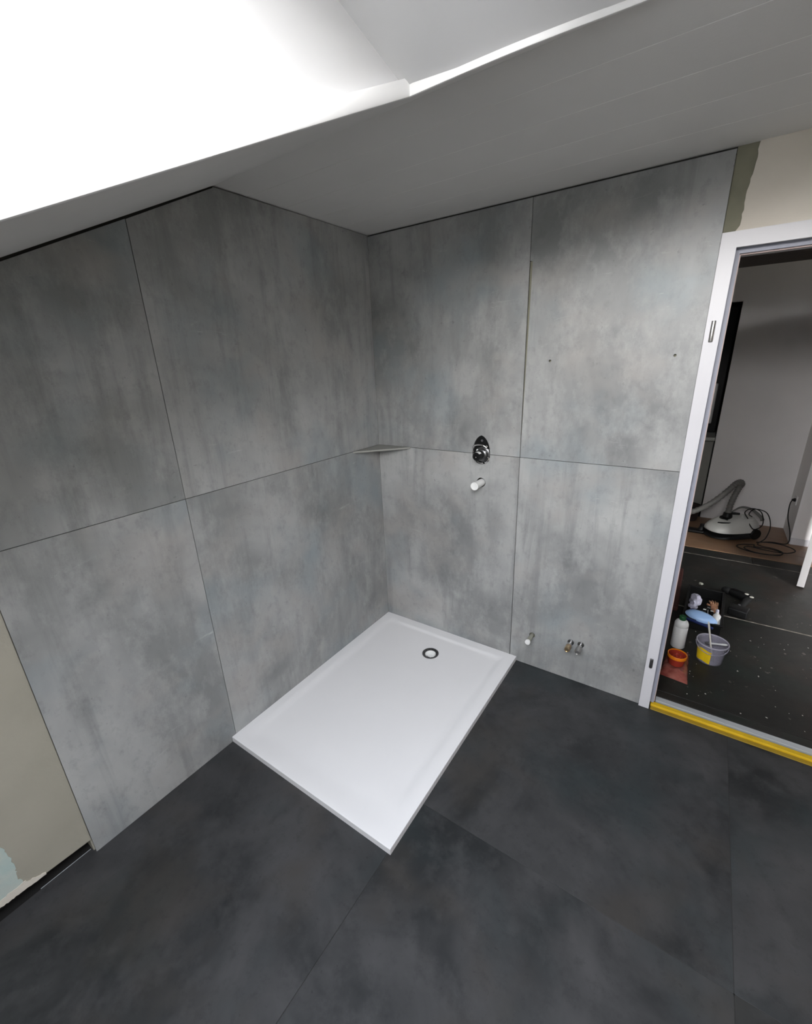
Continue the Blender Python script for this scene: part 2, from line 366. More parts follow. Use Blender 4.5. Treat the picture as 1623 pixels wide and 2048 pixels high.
# white rounded edge trim round the opening and reveals above it
def offs(pts, d):
    out = []
    for i, p in enumerate(pts):
        a = Vector(pts[i-1]) if i else None; b = Vector(pts[(i+1) % len(pts)]) if i < len(pts)-1 else None; p = Vector(p)
        t = ((p-a).normalized() if a is not None else Vector((0, 0))) + ((b-p).normalized() if b is not None else Vector((0, 0)))
        t.normalize(); n_ = Vector((t.y, -t.x)); out.append((p.x+n_.x*d, p.y+n_.y*d))
    return out
lip_path = rimA + rimB
def lip(name, path, w=.012, h0=-.004, h1=.030):
    bm = B(); outer = offs(path, -w); inner = offs(path, w*.25)
    secs = []
    for (ox, oy), (ix, iy) in zip(outer, inner):
        prof = [(0, h0+.006), (.25, h0+.001), (.6, h0), (.85, h0+.002), (1, h0+.007), (1, h1-.004), (.9, h1), (0, h1)]
        secs.append([bm.verts.new((ox+(ix-ox)*s, oy+(iy-oy)*s, zs(oy+(iy-oy)*s)+h)) for s, h in prof])
    for a, b in zip(secs, secs[1:]):
        for k in range(len(a)): bm.faces.new((a[k], a[(k+1) % len(a)], b[(k+1) % len(b)], b[k]))
    bm.faces.new(secs[0]); bm.faces.new(secs[-1][::-1])
    return link(name, bm, M_lip, kind='structure', smooth=True)
lip('trim_2', lip_path)
# reveals: side A (left), upper side B, right side, lower side
def strip_wall(name, path, topf, t=.02, setb=.010):
    bm = B(); pin = offs(path, -setb); pout = offs(path, -setb-t)
    A_ = []; 
    for (x, y), (xo, yo) in zip(pin, pout):
        tx, ty, tz = topf(x, y); dx, dy = xo-x, yo-y
        A_.append([bm.verts.new((x, y, zs(y)+.002)), bm.verts.new((tx, ty, tz)), bm.verts.new((tx+dx, ty+dy, tz+.01)), bm.verts.new((xo, yo, zs(yo)+.002))])
    for a, b in zip(A_, A_[1:]):
        for k in range(4): bm.faces.new((a[k], a[(k+1) % 4], b[(k+1) % 4], b[k]))
    bm.faces.new(A_[0]); bm.faces.new(A_[-1][::-1])
    return link(name, bm, M_reveal, win, smooth=False)
win = empty('window_1', (1.5, -1.98, 2.13), 'x', 'x'); del win['label']; del win['category']; win['kind'] = 'structure'
win.location = (0, 0, 0)
# left reveal: ruled surface x ~ rim, full height; polygon in (y, z) extruded in x
def reveal_side(x_at, s):
    """wall following the rim, from slope to window plane; s=-1: thickness towards -x"""
    bm = B(); ys = [-2.86, -2.2, -1.68, -1.60, -1.3, -1.083]
    secs = []
    for y in ys:
        x = x_at(y); zt = min(wpl(y), zs(-1.083) + (-1.083-y)*.3734 + .03)
        secs.append([bm.verts.new((x, y, zs(y)+.001)), bm.verts.new((x, y, zt)), bm.verts.new((x+s*.05, y, zt)), bm.verts.new((x+s*.05, y, zs(y)+.001))])
    for a, b in zip(secs, secs[1:]):
        for k in range(4): bm.faces.new((a[k], a[(k+1) % 4], b[(k+1) % 4], b[k]))
    bm.faces.new(secs[0]); bm.faces.new(secs[-1][::-1])
    return link('side_reveal', bm, M_reveal, win)
def xa(y):
    return .868 + (y+2.0)*.118 - .004
    P = rimA
    for (x0, y0), (x1, y1) in zip(P, P[1:]):
        if y0 <= y <= y1: return x0+(x1-x0)*(y-y0)/(y1-y0) - .010
    return (P[-1][0] if y > P[-1][1] else P[0][0]) - .010
reveal_side(xa, -1)
reveal_side(lambda y: 2.16, 1)
# upper reveal: starts at rim B, rises gently away from the room
bm = B(); secs = []
for (x, y) in [(.93, -1.075), (.990, -1.075)] + rimB + [(2.2, -.910)]:
    y0 = y+.008; zt = zs(y0); run = (y0-WY0)
    z1 = wpl(WY0)
    secs.append([bm.verts.new((x, y0, zt+.001)), bm.verts.new((x, WY0, z1)), bm.verts.new((x, WY0+.03, z1+.05)), bm.verts.new((x, y0+.04, zt+.07))])
for a, b in zip(secs, secs[1:]):
    for k in range(4): bm.faces.new((a[k], a[(k+1) % 4], b[(k+1) % 4], b[k]))
bm.faces.new(secs[0]); bm.faces.new(secs[-1][::-1])
link('upper_reveal', bm, M_reveal, win, smooth=True)
link('lower_reveal', box(B(), .75, 2.2, -2.92, -2.865, zs(-2.865)+.002, wpl(-2.865)), M_reveal, win)
# roof shell above, so no daylight leaks, with the window frame and pane in it
fW = lambda u, v, d: (u, v, wpl(v)+d)
link('roof_shell', plate(B(), rect(-.3, RX+.2, RY-.2, .2), [rect(.76, 2.16, WY1, WY0)[::-1]], fW, .05), M_void, win)
link('frame', plate(B(), rect(.75, 2.17, WY1-.01, WY0+.01), [rect(.80, 2.12, WY1+.05, WY0-.19)[::-1]], lambda u, v, d: (u, v, wpl(v)+.004+d), .05), M_white, win)  # out of view; top border widened to darken the reveal near its corner
link('pane', plate(B(), rect(.795, 2.125, WY1+.045, WY0-.185), [], lambda u, v, d: (u, v, wpl(v)+.02+d), .004), M_glass, win)
# close the loft at the sides
link('wall_left_upper', box(B(), -.3, -.14, -3.6, .3, -.05, 2.9), M_void, kind='structure').name = 'wall_outer_left'
link('wall_front_outer', box(B(), -.3, RX+.3, RY-.2, RY-.1, -.05, 2.2), M_void, kind='structure').name = 'wall_outer_front'
link('wall_outer_right', box(B(), RX+.1, RX+.2, -3.6, .3, -.05, 2.9), M_void, kind='structure')

# ---------------------------------------------------------------- door frame
dr = empty('door_1', (0, 0, 0), '', ''); del dr['label']; del dr['category']; dr['kind'] = 'structure'
fr = plate(B(), [(XE+.001, 0), (DI, 0), (DI, DT), (DO, DT), (DO, 0), (DO+.047, 0), (DO+.047, DT+.048), (XE+.001, DT+.048)], [], lambda u, v, d: (u, -.014+d, v), .016)
bmesh.ops.bevel(fr, geom=[e for e in fr.edges if len(e.link_faces) == 2 and e.calc_face_angle(0) > .6], offset=.0025, segments=2, affect='EDGES')
link('casing', fr, M_frame, dr, smooth=True)
link('seal', plate(B(), [(DI-.004, .02), (DI+.016, .02), (DI+.016, DT-.018), (DO-.016, DT-.018), (DO-.016, .02), (DO+.004, .02), (DO+.004, DT+.004), (DI-.004, DT+.004)], [], lambda u, v, d: (u, .022+d, v), .012), M_seal, dr, label='grey blue rebate seal')
link('stop_edge', plate(B(), [(DI+.012, .02), (DI+.0195, .02), (DI+.0195, DT-.022), (DO-.0195, DT-.022), (DO-.0195, .02), (DO-.012, .02), (DO-.012, DT-.015), (DI+.012, DT-.015)], [], lambda u, v, d: (u, .0345+d, v), .012), M_edge, dr)
link('jamb', plate(B(), [(DI-.016, 0), (DI+.012, 0), (DI+.012, DT-.014), (DO-.012, DT-.014), (DO-.012, 0), (DO+.018, 0), (DO+.018, DT+.018), (DI-.016, DT+.018)], [], lambda u, v, d: (u, .047+d, v), .085), M_frame, dr)
def hinge(z, h, m, label):
    bm = B(); box(bm, 1.5835, 1.5985, -.0165, -.0125, z-h/2, z+h/2, .0018, 2)
    o = link('hinge_socket', bm, m, dr, smooth=True, label=label)
    bm = B(); lathe(bm, [(.0065, -h*.5), (.0072, -h*.47), (.0072, h*.47), (.0065, h*.5)], 16, Matrix.Translation((1.591, -.017, z)))
    link('pin', bm, m, o, smooth=True)
hinge(1.743, .072, M_steel, 'bright chrome hinge socket'); hinge(.268, .048, M_dsteel, 'dark hinge socket')

# threshold strips
bm = box(B(), DI+.004, DO, .0125, .040, .0006, .014, .003, 2)
yel = empty('expansion_strip', (DI, .02, 0), 'yellow foam edge strip lying along the door threshold', 'foam strip')
def rel(o, p): o.parent = p; o.matrix_parent_inverse = Matrix.Translation(-Vector(p.location)) if False else Matrix(); o.location = Vector(o.location)-Vector(p.location); return o
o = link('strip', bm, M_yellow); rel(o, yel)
o = link('front_flange', box(B(), DI+.006, DO, -.012, .0122, .0006, .005, .002, 2), M_yellow_shade, label='lower flange in front, yellow darkened as painted shade'); rel(o, yel)
tag(link('threshold_profile', box(B(), DI+.022, DO, .058, .092, -.003, .010, .002, 2), M_alu), 'pale aluminium profile strip behind the yellow foam in the doorway', 'metal strip')

# ---------------------------------------------------------------- hall beyond the door
HY = 3.232
fh = link('floor_hall', box(B(), .6, 4.2, .11, 4.4, -.07, -.0125), M_gap, kind='structure')
xs = [.62, 1.35, 2.15, 2.75, 4.19]
for (y0, y1, xx) in ((.112, .16, [.62, 4.19]), (.163, 1.148, [.62, 1.55, 2.80, 4.19]), (1.160, 2.158, [.62, 1.30, 2.90, 4.19]), (2.166, 2.318, [.62, 2.14, 4.19])):
    for a, b in zip(xx, xx[1:]):
        link('tile', box(B(), a+.002, b-.002, y0, y1, -.0124, -.003, .0008, 1), M_hallfloor, fh)
# pale grout left in the seams
M_grout = mat('pale_dusty_grout', (.30, .27, .22), .9, noise_scale=20, col2=(.10, .09, .075))
for y in (1.154, 2.162): link('grout', box(B(), .62, 4.19, y-.0045, y+.0045, -.0124, -.0026), M_grout, fh)
for i in range(5):
    y0 = 2.32+i*.185
    for k, (a, b) in enumerate(((.62, 1.2+.3*(i % 3)), (1.2+.3*(i % 3), 2.5+.2*(i % 2)), (2.5+.2*(i % 2), 4.19))):
        link('parquet_plank', box(B(), a+.0006, b-.0006, y0+.0006, y0+.1844, -.0124, .001, .0008, 1), M_parquet, fh)
link('wall_hall_back', plate(B(), [(1.748, -.02), (3.0, -.02), (3.0, 2.6), (.6, 2.6), (.6, 2.09), (1.748, 2.09)], [], lambda u, v, d: (u, HY+d, v), .12), M_hallwall, kind='structure')
wr = link('wall_hall_right', box(B(), 2.43, 4.2, 2.80, 3.30, -.02, 2.6), M_hallwall, kind='structure')
link('baseboard_hall', box(B(), 2.432, 3.2, 2.788, 2.7995, -.002, .06, .003, 2), M_frame, kind='structure')
link('wall_hall_left', box(B(), .5, .6, .12, 4.5, -.02, 2.6), M_hallwall, kind='structure')
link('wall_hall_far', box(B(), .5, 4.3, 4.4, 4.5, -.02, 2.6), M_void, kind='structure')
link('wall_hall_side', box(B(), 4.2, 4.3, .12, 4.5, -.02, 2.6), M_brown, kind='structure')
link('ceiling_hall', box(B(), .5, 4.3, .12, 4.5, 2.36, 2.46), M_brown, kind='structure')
# lower wardrobe / cabinet seen in the recess at the far left
cb = empty('cabinet', (1.45, 3.30, 0), 'low grey cabinet with a pale top in the recess left of the hall wall', 'cabinet')
M_cab = mat('grey_lacquer', (.25, .25, .23), .6); M_cabt = mat('pale_grey_worktop', (.42, .43, .40), .5)
for nm, bm, m in (('body', box(B(), -.4, .29, .03, .5, .06, .80, .004), M_cab), ('door', box(B(), -.1, .285, .005, .028, .08, .79, .003), M_cab),
                  ('door', box(B(), -.395, -.105, .005, .028, .08, .79, .003), M_cab), ('top', box(B(), -.42, .295, -.01, .5, .802, .835, .004), M_cabt), ('plinth', box(B(), -.38, .28, .05, .48, .0, .06), M_black)):
    link(nm, bm, m, cb)
cup = empty('recess_block', (1.45, 3.62, .838), 'tall black cupboard standing on the low cabinet in the dark recess', 'block')  # tall black block with doors, fills the recess above the low cabinet
link('body', box(B(), -.4, .29, 0, .3, 0, 1.24, .004), M_black, cup); link('door', box(B(), -.05, .285, -.022, -.002, .01, 1.23, .003), M_black, cup)
link('door', box(B(), -.395, -.055, -.022, -.002, .01, 1.23, .003), M_black, cup)
bm = B(); 
tag(link('towel', (lambda b: (box(b, 1.60, 1.688, 3.545, 3.585, .94, 1.35, .012, 3), b)[1])(bm), M_white, smooth=True), 'pale white cloth hanging in front of the black cupboard beside the door frame', 'cloth')
link('hook', box(B(), 1.630, 1.645, 3.585, 3.60, 1.32, 1.34, .002), M_steel, bpy.data.objects['towel'])

# white door leaf seen edge-on
dl = empty('door_2', (2.397, 1.85, 0), '', ''); del dl['label']; del dl['category']; dl['kind'] = 'structure'
dl.rotation_euler = (0, 0, math.atan2(3.92, .80)-math.pi/2)
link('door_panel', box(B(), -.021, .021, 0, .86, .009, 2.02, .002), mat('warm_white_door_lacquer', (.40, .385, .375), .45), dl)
bm = B(); lathe(bm, [(.009, .0), (.009, .05)], 12, axis_mat((.021, .06, 1.05), (1, 0, 0))); tube(bm, [(.066, .06, 1.05), (.068, .10, 1.05), (.068, .17, 1.05)], .008, 10, 4); lathe(bm, [(.025, 0), (.025, .006)], 20, axis_mat((.0212, .06, 1.05), (1, 0, 0)))
link('door_handle', bm, M_steel, dl, smooth=True)

# ---------------------------------------------------------------- shower tray
TW, TD, TH = .925, 1.2555, .030
tr = empty('shower_tray', (TW/2, -TD/2, 0), 'flat white rectangular shower tray in the corner between the grey slabs', 'shower tray')
DX, DY = .478, -.228                               # drain centre
bm = B(); n = 144; nt_ = 26; x0, x1, y0, y1 = .001, TW, -TD, -.001
angs = [2*math.pi*k/n for k in range(n)]
for (cx_, cy_) in ((x0, y0), (x1, y0), (x1, y1), (x0, y1)):
    a = math.atan2(cy_-DY, cx_-DX) % (2*math.pi); k = min(range(len(angs)), key=lambda i: abs(angs[i]-a)); angs[k] = a
def hz(x, y):
    d = min(x-x0, x1-x, y-y0, y1-y); s = max(0, min(1, (d-.055)/.022)); s = s*s*(3-2*s)
    dd = math.hypot(x-DX, y-DY); e = max(0, min(1, (d-.05)/.25))
    return TH - .0065*s - e*max(0, .006*(1-dd/1.0))
rings = []
for t in range(nt_+1):
    f = t/nt_; ring = []
    for a in angs:
        c, s = math.cos(a), math.sin(a); cand = []
        if c > 1e-9: cand.append((x1-DX)/c)
        if c < -1e-9: cand.append((x0-DX)/c)
        if s > 1e-9: cand.append((y1-DY)/s)
        if s < -1e-9: cand.append((y0-DY)/s)
        R = min(cand); r = .047 + (R-.047)*f**1.0
        x, y = DX+c*r, DY+s*r
        ring.append(bm.verts.new((x, y, hz(x, y))))
    rings.append(ring)
for a, b in zip(rings, rings[1:]):
    for k in range(n): bm.faces.new((a[k], a[(k+1) % n], b[(k+1) % n], b[k]))
e1 = [bm.verts.new((v.co.x+(.0015 if v.co.x > x1-1e-4 else 0), v.co.y-(.0015 if v.co.y < y0+1e-4 else 0), TH-.0015)) for v in rings[-1]]
e2 = [bm.verts.new((v.co.x, v.co.y, .0012)) for v in e1]
ih = [bm.verts.new((v.co.x, v.co.y, .004)) for v in rings[0]]
for a, b in ((rings[-1], e1), (e1, e2), (rings[0], ih)):
    for k in range(n): bm.faces.new((a[k], a[(k+1) % n], b[(k+1) % n], b[k]))
o = link('basin', bm, M_tray, smooth=True); rel(o, tr)
dz_ = hz(DX+.05, DY)
dn = bpy.data.objects.new('drain', bpy.data.meshes.new('drain')); 
bm = B(); T = Matrix.Translation((DX, DY, 0))
lathe(bm, [(.0465, dz_-.004), (.0495, dz_+.0005), (.049, dz_+.003), (.044, dz_+.0032), (.034, dz_-.002), (.0325, dz_-.008), (.0325, dz_-.014), (.036, dz_-.014), (.046, dz_-.006)], 48, T, False, False)
o = link('drain_ring', bm, M_dsteel, smooth=True, label='dark chromed ring with small holes'); rel(o, tr); dring = o
bm = B()
for k in range(12):
    a = 2*math.pi*k/12+.2; lathe(bm, [(.0022, dz_+.0002), (.0022, dz_+.0022)], 8, Matrix.Translation((DX+.0395*math.cos(a), DY+.0395*math.sin(a), 0)))
o = link('drain_hole', bm, M_black, dring)
bm = B(); lathe(bm, [(.0322, dz_-.003), (.0315, dz_-.0035), (.0300, dz_-.014), (.021, dz_-.015), (.020, dz_-.0185), (.001, dz_-.0187)], 40, T, False, True)
o = link('drain_cup', bm, M_white, smooth=True, label='white plastic trap inside'); rel(o, tr)
bm = B(); tube(bm, [(DX-.018, DY-.012, dz_-.016), (DX-.013, DY-.017, dz_-.014), (DX-.004, DY-.0195, dz_-.014), (DX+.008, DY-.017, dz_-.014)], .0018, 8, 6)
o = link('trap_handle', bm, M_dgrey, smooth=True); rel(o, tr)

# ---------------------------------------------------------------- corner shelf
bm = B(); a, b = .230, .245
pts = [(.0005, -.0005), (a, -.0005), (.0005, -b)]
f = [bm.verts.new((x, y, z)) for z in (1.1985, 1.2065) for x, y in pts]
bm.faces.new(f[:3][::-1]); bm.faces.new(f[3:])
for k in range(3): bm.faces.new((f[k], f[(k+1) % 3], f[3+(k+1) % 3], f[3+k]))
M_shelf = mat('grey_shelf_top', (.30, .30, .27), .4, noise_amt=.1); M_shelfe = mat('pale_shelf_edge', (.45, .45, .42), .35, .3)
sh = empty('corner_shelf', (0, 0, 1.2), 'thin grey triangular shelf set into the shower corner at the slab joint', 'shelf')
o = link('shelf_plate', bm, M_shelf); rel(o, sh)
bm = B(); tube(bm, [(a-.003, -.0035, 1.2055), (.0035, -b+.003, 1.2055)], .0017, 8, 0)
o = link('front_edge', bm, M_shelfe, smooth=True, label='pale metal front edge'); rel(o, sh)

# ---------------------------------------------------------------- mixer valve
mv = empty('shower_valve', (.68, 0, 1.2), 'black and chrome concealed mixer valve body in the teardrop cut-out', 'valve')
def vpart(name, bm, m, label=None, parent=None, smooth=True):
    o = link(name, bm, m, smooth=smooth, label=label); rel(o, mv); return o
# back plate fills the cut-out
vpart('back_plate', plate(B(), [(.6755+(x-.6755)*1.04, 1.21+(z-1.21)*1.03) for x, z in TR], [], lambda u, v, d: (u, .0098+d, v), .004), M_black, smooth=False)
bm = B(); lathe(bm, [(.006, 0), (.006, .004), (.003, .004)], 6, axis_mat((.6755, .0095, 1.275), (0, -1, 0))); vpart('screw', bm, M_dgrey)
bm = B(); lathe(bm, [(.006, 0), (.006, .004), (.003, .004)], 6, axis_mat((.6755, .0095, 1.170), (0, -1, 0))); vpart('screw', bm, M_dgrey)
bm = B(); lathe(bm, [(.041, .0), (.041, .012), (.039, .014), (.031, .015), (.031, .034), (.027, .037), (.0225, .038)], 36, axis_mat((.6845, .0095, 1.205), (0, -1, 0))); vpart('valve_body', bm, M_dsteel)
bm = B(); lathe(bm, [(.0205, .037), (.0205, .088), (.0185, .0915), (.010, .0915), (.010, .086), (.0015, .086)], 32, axis_mat((.6840, .0095, 1.207), (0, -1, 0))); cart = vpart('cartridge', bm, M_black)
bm = B(); lathe(bm, [(.0045, .084), (.0045, .092), (.0035, .094)], 12, axis_mat((.6850, .0095, 1.205), (0, -1, 0))); vpart('spindle', bm, M_chrome)
# white label band round the top of the cartridge
bm = B(); aa = [math.radians(d) for d in range(40, 151, 6)]; ra = .0222
rows = [[bm.verts.new((.6840+ra*math.cos(t), y, 1.207+ra*math.sin(t))) for t in aa] for y in (-.080, -.052)]
for k in range(len(aa)-1): bm.faces.new((rows[0][k], rows[0][k+1], rows[1][k+1], rows[1][k]))
vpart('label_band', bm, M_white, 'white paper label round the cartridge')
bm = B(); tube(bm, [(.632, -.010, 1.240), (.640, -.014, 1.248), (.662, -.015, 1.256), (.690, -.014, 1.254), (.709, -.010, 1.244)], .0042, 10, 6); vpart('bracket', bm, M_chrome, 'curved chrome bracket')
for (x, z, r, m) in ((.634, 1.238, .0065, M_chrome), (.706, 1.247, .0085, M_chrome), (.6555, 1.226, .0052, M_white), (.7165, 1.232, .0050, M_chrome), (.632, 1.216, .004, M_chrome)):
    bm = B(); lathe(bm, [(r, 0), (r, .010), (r*.7, .013), (r*.35, .013)], 14, axis_mat((x, .004 if x < .71 else .0085, z), (0, -1, 0))); vpart('screw_head', bm, m)
bm = B(); tube(bm, [(.700, -.004, 1.163), (.716, -.006, 1.174), (.7205, -.004, 1.190)], .0062, 10, 6); vpart('pipe_elbow', bm, M_chrome, 'pale elbow at the bottom right')
bm = B(); tube(bm, [(.655, .002, 1.1655), (.672, -.004, 1.1585), (.690, -.002, 1.158)], .0045, 10, 6); vpart('pipe_elbow', bm, M_steel)

# ---------------------------------------------------------------- capped pipes
def stub(name, x, z, L, r, m, cap_m, label, cat, drop=0.0, rcap=None, plug=False):
    e = empty(name, (x, 0, z), label, cat); d = Vector((0, -1, drop)).normalized()
    bm = B(); lathe(bm, [(r, -.012), (r, L)], 28, axis_mat((0, 0, 0), d)); link('pipe', bm, m, e, smooth=True)
    return e, d
e, d = stub('shower_outlet_pipe', .6785, 1.0500, .078, .0195, M_white, M_white, 'white plastic capped pipe sticking out below the mixer valve', 'pipe')
bm = B(); lathe(bm, [(.0205, 0), (.0215, .002), (.0215, .012), (.0185, .013), (.018, .009), (.004, .008)], 32, axis_mat(d*.072, d)); link('cap', bm, M_white, e, smooth=True)
M_olive = mat('grey_olive_plastic', (.27, .27, .22), .5)
e, d = stub('washbasin_drain_pipe', 1.0085, .2045, .075, .0095, M_olive, M_white, 'grey pipe stub with white round cap, nearest the shower tray', 'pipe')
bm = B(); lathe(bm, [(.0135, 0), (.0145, .003), (.0145, .012), (.013, .014), (.002, .014)], 28, axis_mat(d*.066, d)); link('cap', bm, M_white, e, smooth=True, label='white cap')
bm = B(); lathe(bm, [(.0105, 0), (.012, 0), (.012, .02), (.0105, .02)], 24, axis_mat(d*.030, d)); link('collar', bm, M_olive, e, smooth=True)
bm = B(); lathe(bm, [(.0185, 0), (.0195, .002), (.0175, .003), (.011, .003)], 28, axis_mat((0, -.0005, 0), d)); 
for nm, x, z, mb, lab in (('water_supply_stub', 1.216, .237, M_brass, 'brass toned water stub with chrome collar, left of the pair'), ('water_supply_stub', 1.267, .241, M_steel, 'nickel grey water stub with dark end, right of the pair')):
    e = empty(nm, (x, 0, z), lab, 'pipe stub'); d = Vector((0, -1, 0))
    bm = B(); lathe(bm, [(.0155, 0), (.0165, .0015), (.016, .004), (.0125, .006), (.0125, .010)], 28, axis_mat((0, -.0003, 0), d)); link('collar', bm, M_dsteel, e, smooth=True)
    bm = B(); lathe(bm, [(.0085, -.012), (.0085, .045)], 20, axis_mat((0, 0, 0), d)); link('pipe', bm, M_chrome, e, smooth=True)
    bm = B(); lathe(bm, [(.0120, 0), (.0145, .004), (.0150, .028), (.0140, .040), (.0115, .043), (.0115, .040), (.002, .040)], 24, axis_mat((0, -.036, 0), d)); link('end_plug', bm, mb, e, smooth=True)

# ---------------------------------------------------------------- hall: things on the floor
ZF = -.003
# white bottle with green cap
bt = empty('bottle', (1.698, .635, ZF), 'white plastic bottle with a green cap, standing left of the clear bucket', 'bottle')
bm = B(); lathe(bm, [(.034, 0), (.037, .004), (.037, .138), (.0355, .141), (.037, .144), (.036, .160), (.030, .174), (.020, .182), (.014, .185), (.014, .190)], 36); link('body', bm, M_white, bt, smooth=True)
M_green = mat('dark_green_plastic', (.015, .09, .03), .4)
bm = B(); lathe(bm, [(.0170, 0), (.0180, .002), (.0180, .020), (.0155, .024)], 24, Matrix.Translation((0, 0, .184))); link('cap', bm, M_green, bt, smooth=True, label='dark green screw cap')

# clear bucket with sticks, yellow sponge
bk = empty('bucket', (1.857, .581, ZF), 'small clear plastic bucket holding brushes, in front of the black crate', 'bucket')
M_clear = mat('cloudy_clear_plastic', (.40, .38, .46), .3, alpha=.36)
bm = B(); lathe(bm, [(.056, 0), (.060, .002), (.070, .110), (.075, .112), (.078, .116), (.077, .122), (.0735, .123), (.071, .118), (.068, .112), (.058, .006), (.001, .004)], 40, Matrix(), False, False)
link('shell', bm, M_clear, bk, smooth=True)
bm = B(); tube(bm, [(-.0775*math.cos(t), -.0775*math.sin(t)*.92-.0, .112-.035*math.sin(t)) for t in [math.pi*k/10 for k in range(11)]], .0028, 8, 3); link('handle', bm, M_clear, bk, smooth=True)
bm = B(); lathe(bm, [(.0735, .119), (.0775, .118), (.0785, .121), (.0775, .1245), (.0735, .1245), (.0725, .121), (.0735, .119)], 40, Matrix(), False, False)
link('rim', bm, mat('pale_lilac_plastic_rim', (.42, .40, .46), .35), bk, smooth=True, label='paler thick rim')
def brush(name, p, q, w, lab, m=M_white):
    e = empty(name, p, lab, 'brush'); v = Vector(q)-Vector(p)
    bm = B(); lathe(bm, [(.003, 0), (w, .01), (w*.75, v.length*.5), (w, v.length*.9), (w*.6, v.length)], 12, axis_mat((0, 0, 0), v)); link('handle', bm, m, e, smooth=True)
    bm = B(); lathe(bm, [(w*1.1, 0), (w*1.5, .012), (w*1.6, .030), (w*1.1, .034)], 12, axis_mat(-v.normalized()*.032, v)); link('bristles', bm, M_dgrey, e, smooth=True)
M_stick = mat('pale_cream_stick', (.62, .59, .52), .5)
brush('brush', (1.868, .585, .02), (1.822, .640, .205), .0055, 'cream handled brush standing upright in the clear bucket', M_stick)
brush('brush', (1.850, .612, .085), (1.918, .548, .140), .0062, 'white handled brush leaning on the rim of the clear bucket', M_white)
bm = B(); aa = [math.radians(d) for d in range(-168, -89, 6)]; rows = []
for z in (.012, .035, .060, .092):
    r = .0605+(z/.11)*.010; rows.append([bm.verts.new((r*math.cos(t), r*math.sin(t), z+.004*math.sin(t*5))) for t in aa])
for a, b in zip(rows, rows[1:]):
    for k in range(len(aa)-1): bm.faces.new((a[k], a[k+1], b[k+1], b[k]))
link('sticker', bm, mat('bright_yellow_label', (.85, .58, .01), .5, noise_amt=.15, noise_scale=30), bk, smooth=True, label='bright yellow label on the left of the bucket')

# red sack with orange-rimmed tub
M_redbag = mat('translucent_red_bag', (.36, .13, .10), .22, noise_scale=16, col2=(.20, .045, .035), bump=.6, bump_scale=22)
bm = B(); nx, ny = 14, 16
P00, P10, P01, P11 = Vector((1.632, .302)), Vector((1.766, .285)), Vector((1.655, .57)), Vector((1.760, .59))
gr = []
for j in range(ny+1):
    row = []
    for i in range(nx+1):
        u, v = i/nx, j/ny; p = (P00*(1-u)+P10*u)*(1-v)+(P01*(1-u)+P11*u)*v
        e = min(u, 1-u, v, 1-v); h = .030*min(1, (e*5))**.5
        h *= .75+.5*noise.noise(Vector((p.x*30, p.y*30, 1)))
        row.append(bm.verts.new((p.x, p.y, ZF+.001+max(0, h))))
    gr.append(row)
for j in range(ny):
    for i in range(nx): bm.faces.new((gr[j][i], gr[j][i+1], gr[j+1][i+1], gr[j+1][i]))
be = bmesh.ops.extrude_edge_only(bm, edges=[e for e in bm.edges if e.is_boundary])
for v in [g_ for g_ in be['geom'] if isinstance(g_, bmesh.types.BMVert)]: v.co.z = ZF+.0004
sack = tag(link('bag', bm, M_redbag, smooth=True), 'crumpled reddish plastic bag lying flat by the door jamb', 'bag')
tb = empty('tub', (1.700, .400, ZF+.032), 'small red tub with an orange rim standing on the red bag', 'tub')
M_redp = mat('red_plastic', (.34, .035, .02), .35); M_orange = mat('orange_plastic', (.80, .22, .01), .4)
bm = B(); lathe(bm, [(.038, 0), (.042, .003), (.052, .062), (.049, .062), (.040, .010), (.001, .008)], 36, Matrix(), False, False); link('shell', bm, M_redp, tb, smooth=True)
bm = B(); lathe(bm, [(.0505, .047), (.0530, .049), (.0540, .066), (.0520, .069), (.0490, .068), (.0490, .060)], 36, Matrix(), False, False); link('rim', bm, M_orange, tb, smooth=True, label='orange rim band')
tb.scale = (.88, .88, .95)
for i in range(16):
    a, r = random.uniform(0, 6.28), random.uniform(0, .026)
    w = B(); vs = [w.verts.new(v) for v in ((-.014, -.006, -.002), (.014, -.006, -.002), (.014, .006, -.002), (-.014, .006, -.002), (-.014, -.006, .008), (-.014, .006, .008))]
    for q in ((0, 3, 2, 1), (0, 1, 4), (3, 5, 2), (0, 4, 5, 3), (1, 2, 5, 4)): w.faces.new([vs[k] for k in q])
    o = tag(link('tile_wedge', w, M_redp, loc=(tb.location.x+r*math.cos(a), tb.location.y+r*math.sin(a), tb.location.z+.050+random.uniform(0, .010)), rot=(random.uniform(-.5, .5), random.uniform(-.5, .5), random.uniform(0, 6.28))),
            'small red plastic levelling wedge in the orange rimmed tub', 'wedge', 'red wedges in the tub')

# black mortar tray with pale rim, mostly hidden by the jamb
mt = empty('mortar_tray', (1.572, .45, ZF), 'black tray with a worn pale rim, half hidden behind the left door jamb', 'tray')
oc = [(-.12, -.15), (.028, -.15), (.050, -.115), (.050, .13), (.030, .16), (-.12, .16)]
bm = plate(B(), oc, [], lambda u, v, d: (u*.92, v*.95, d), .008); link('base', bm, M_black, mt)
bm = B(); N_ = len(oc); a_ = [bm.verts.new((x*.92, y*.95, .002)) for x, y in oc]; b_ = [bm.verts.new((x, y, .095)) for x, y in oc]; c_ = [bm.verts.new((x*.95, y*.97, .095)) for x, y in oc]; d_ = [bm.verts.new((x*.88, y*.93, .004)) for x, y in oc]
for A_, B_ in ((a_, b_), (b_, c_), (c_, d_), (d_, a_)):
    for k in range(N_): bm.faces.new((A_[k], A_[(k+1) % N_], B_[(k+1) % N_], B_[k]))
link('wall', bm, M_black, mt)
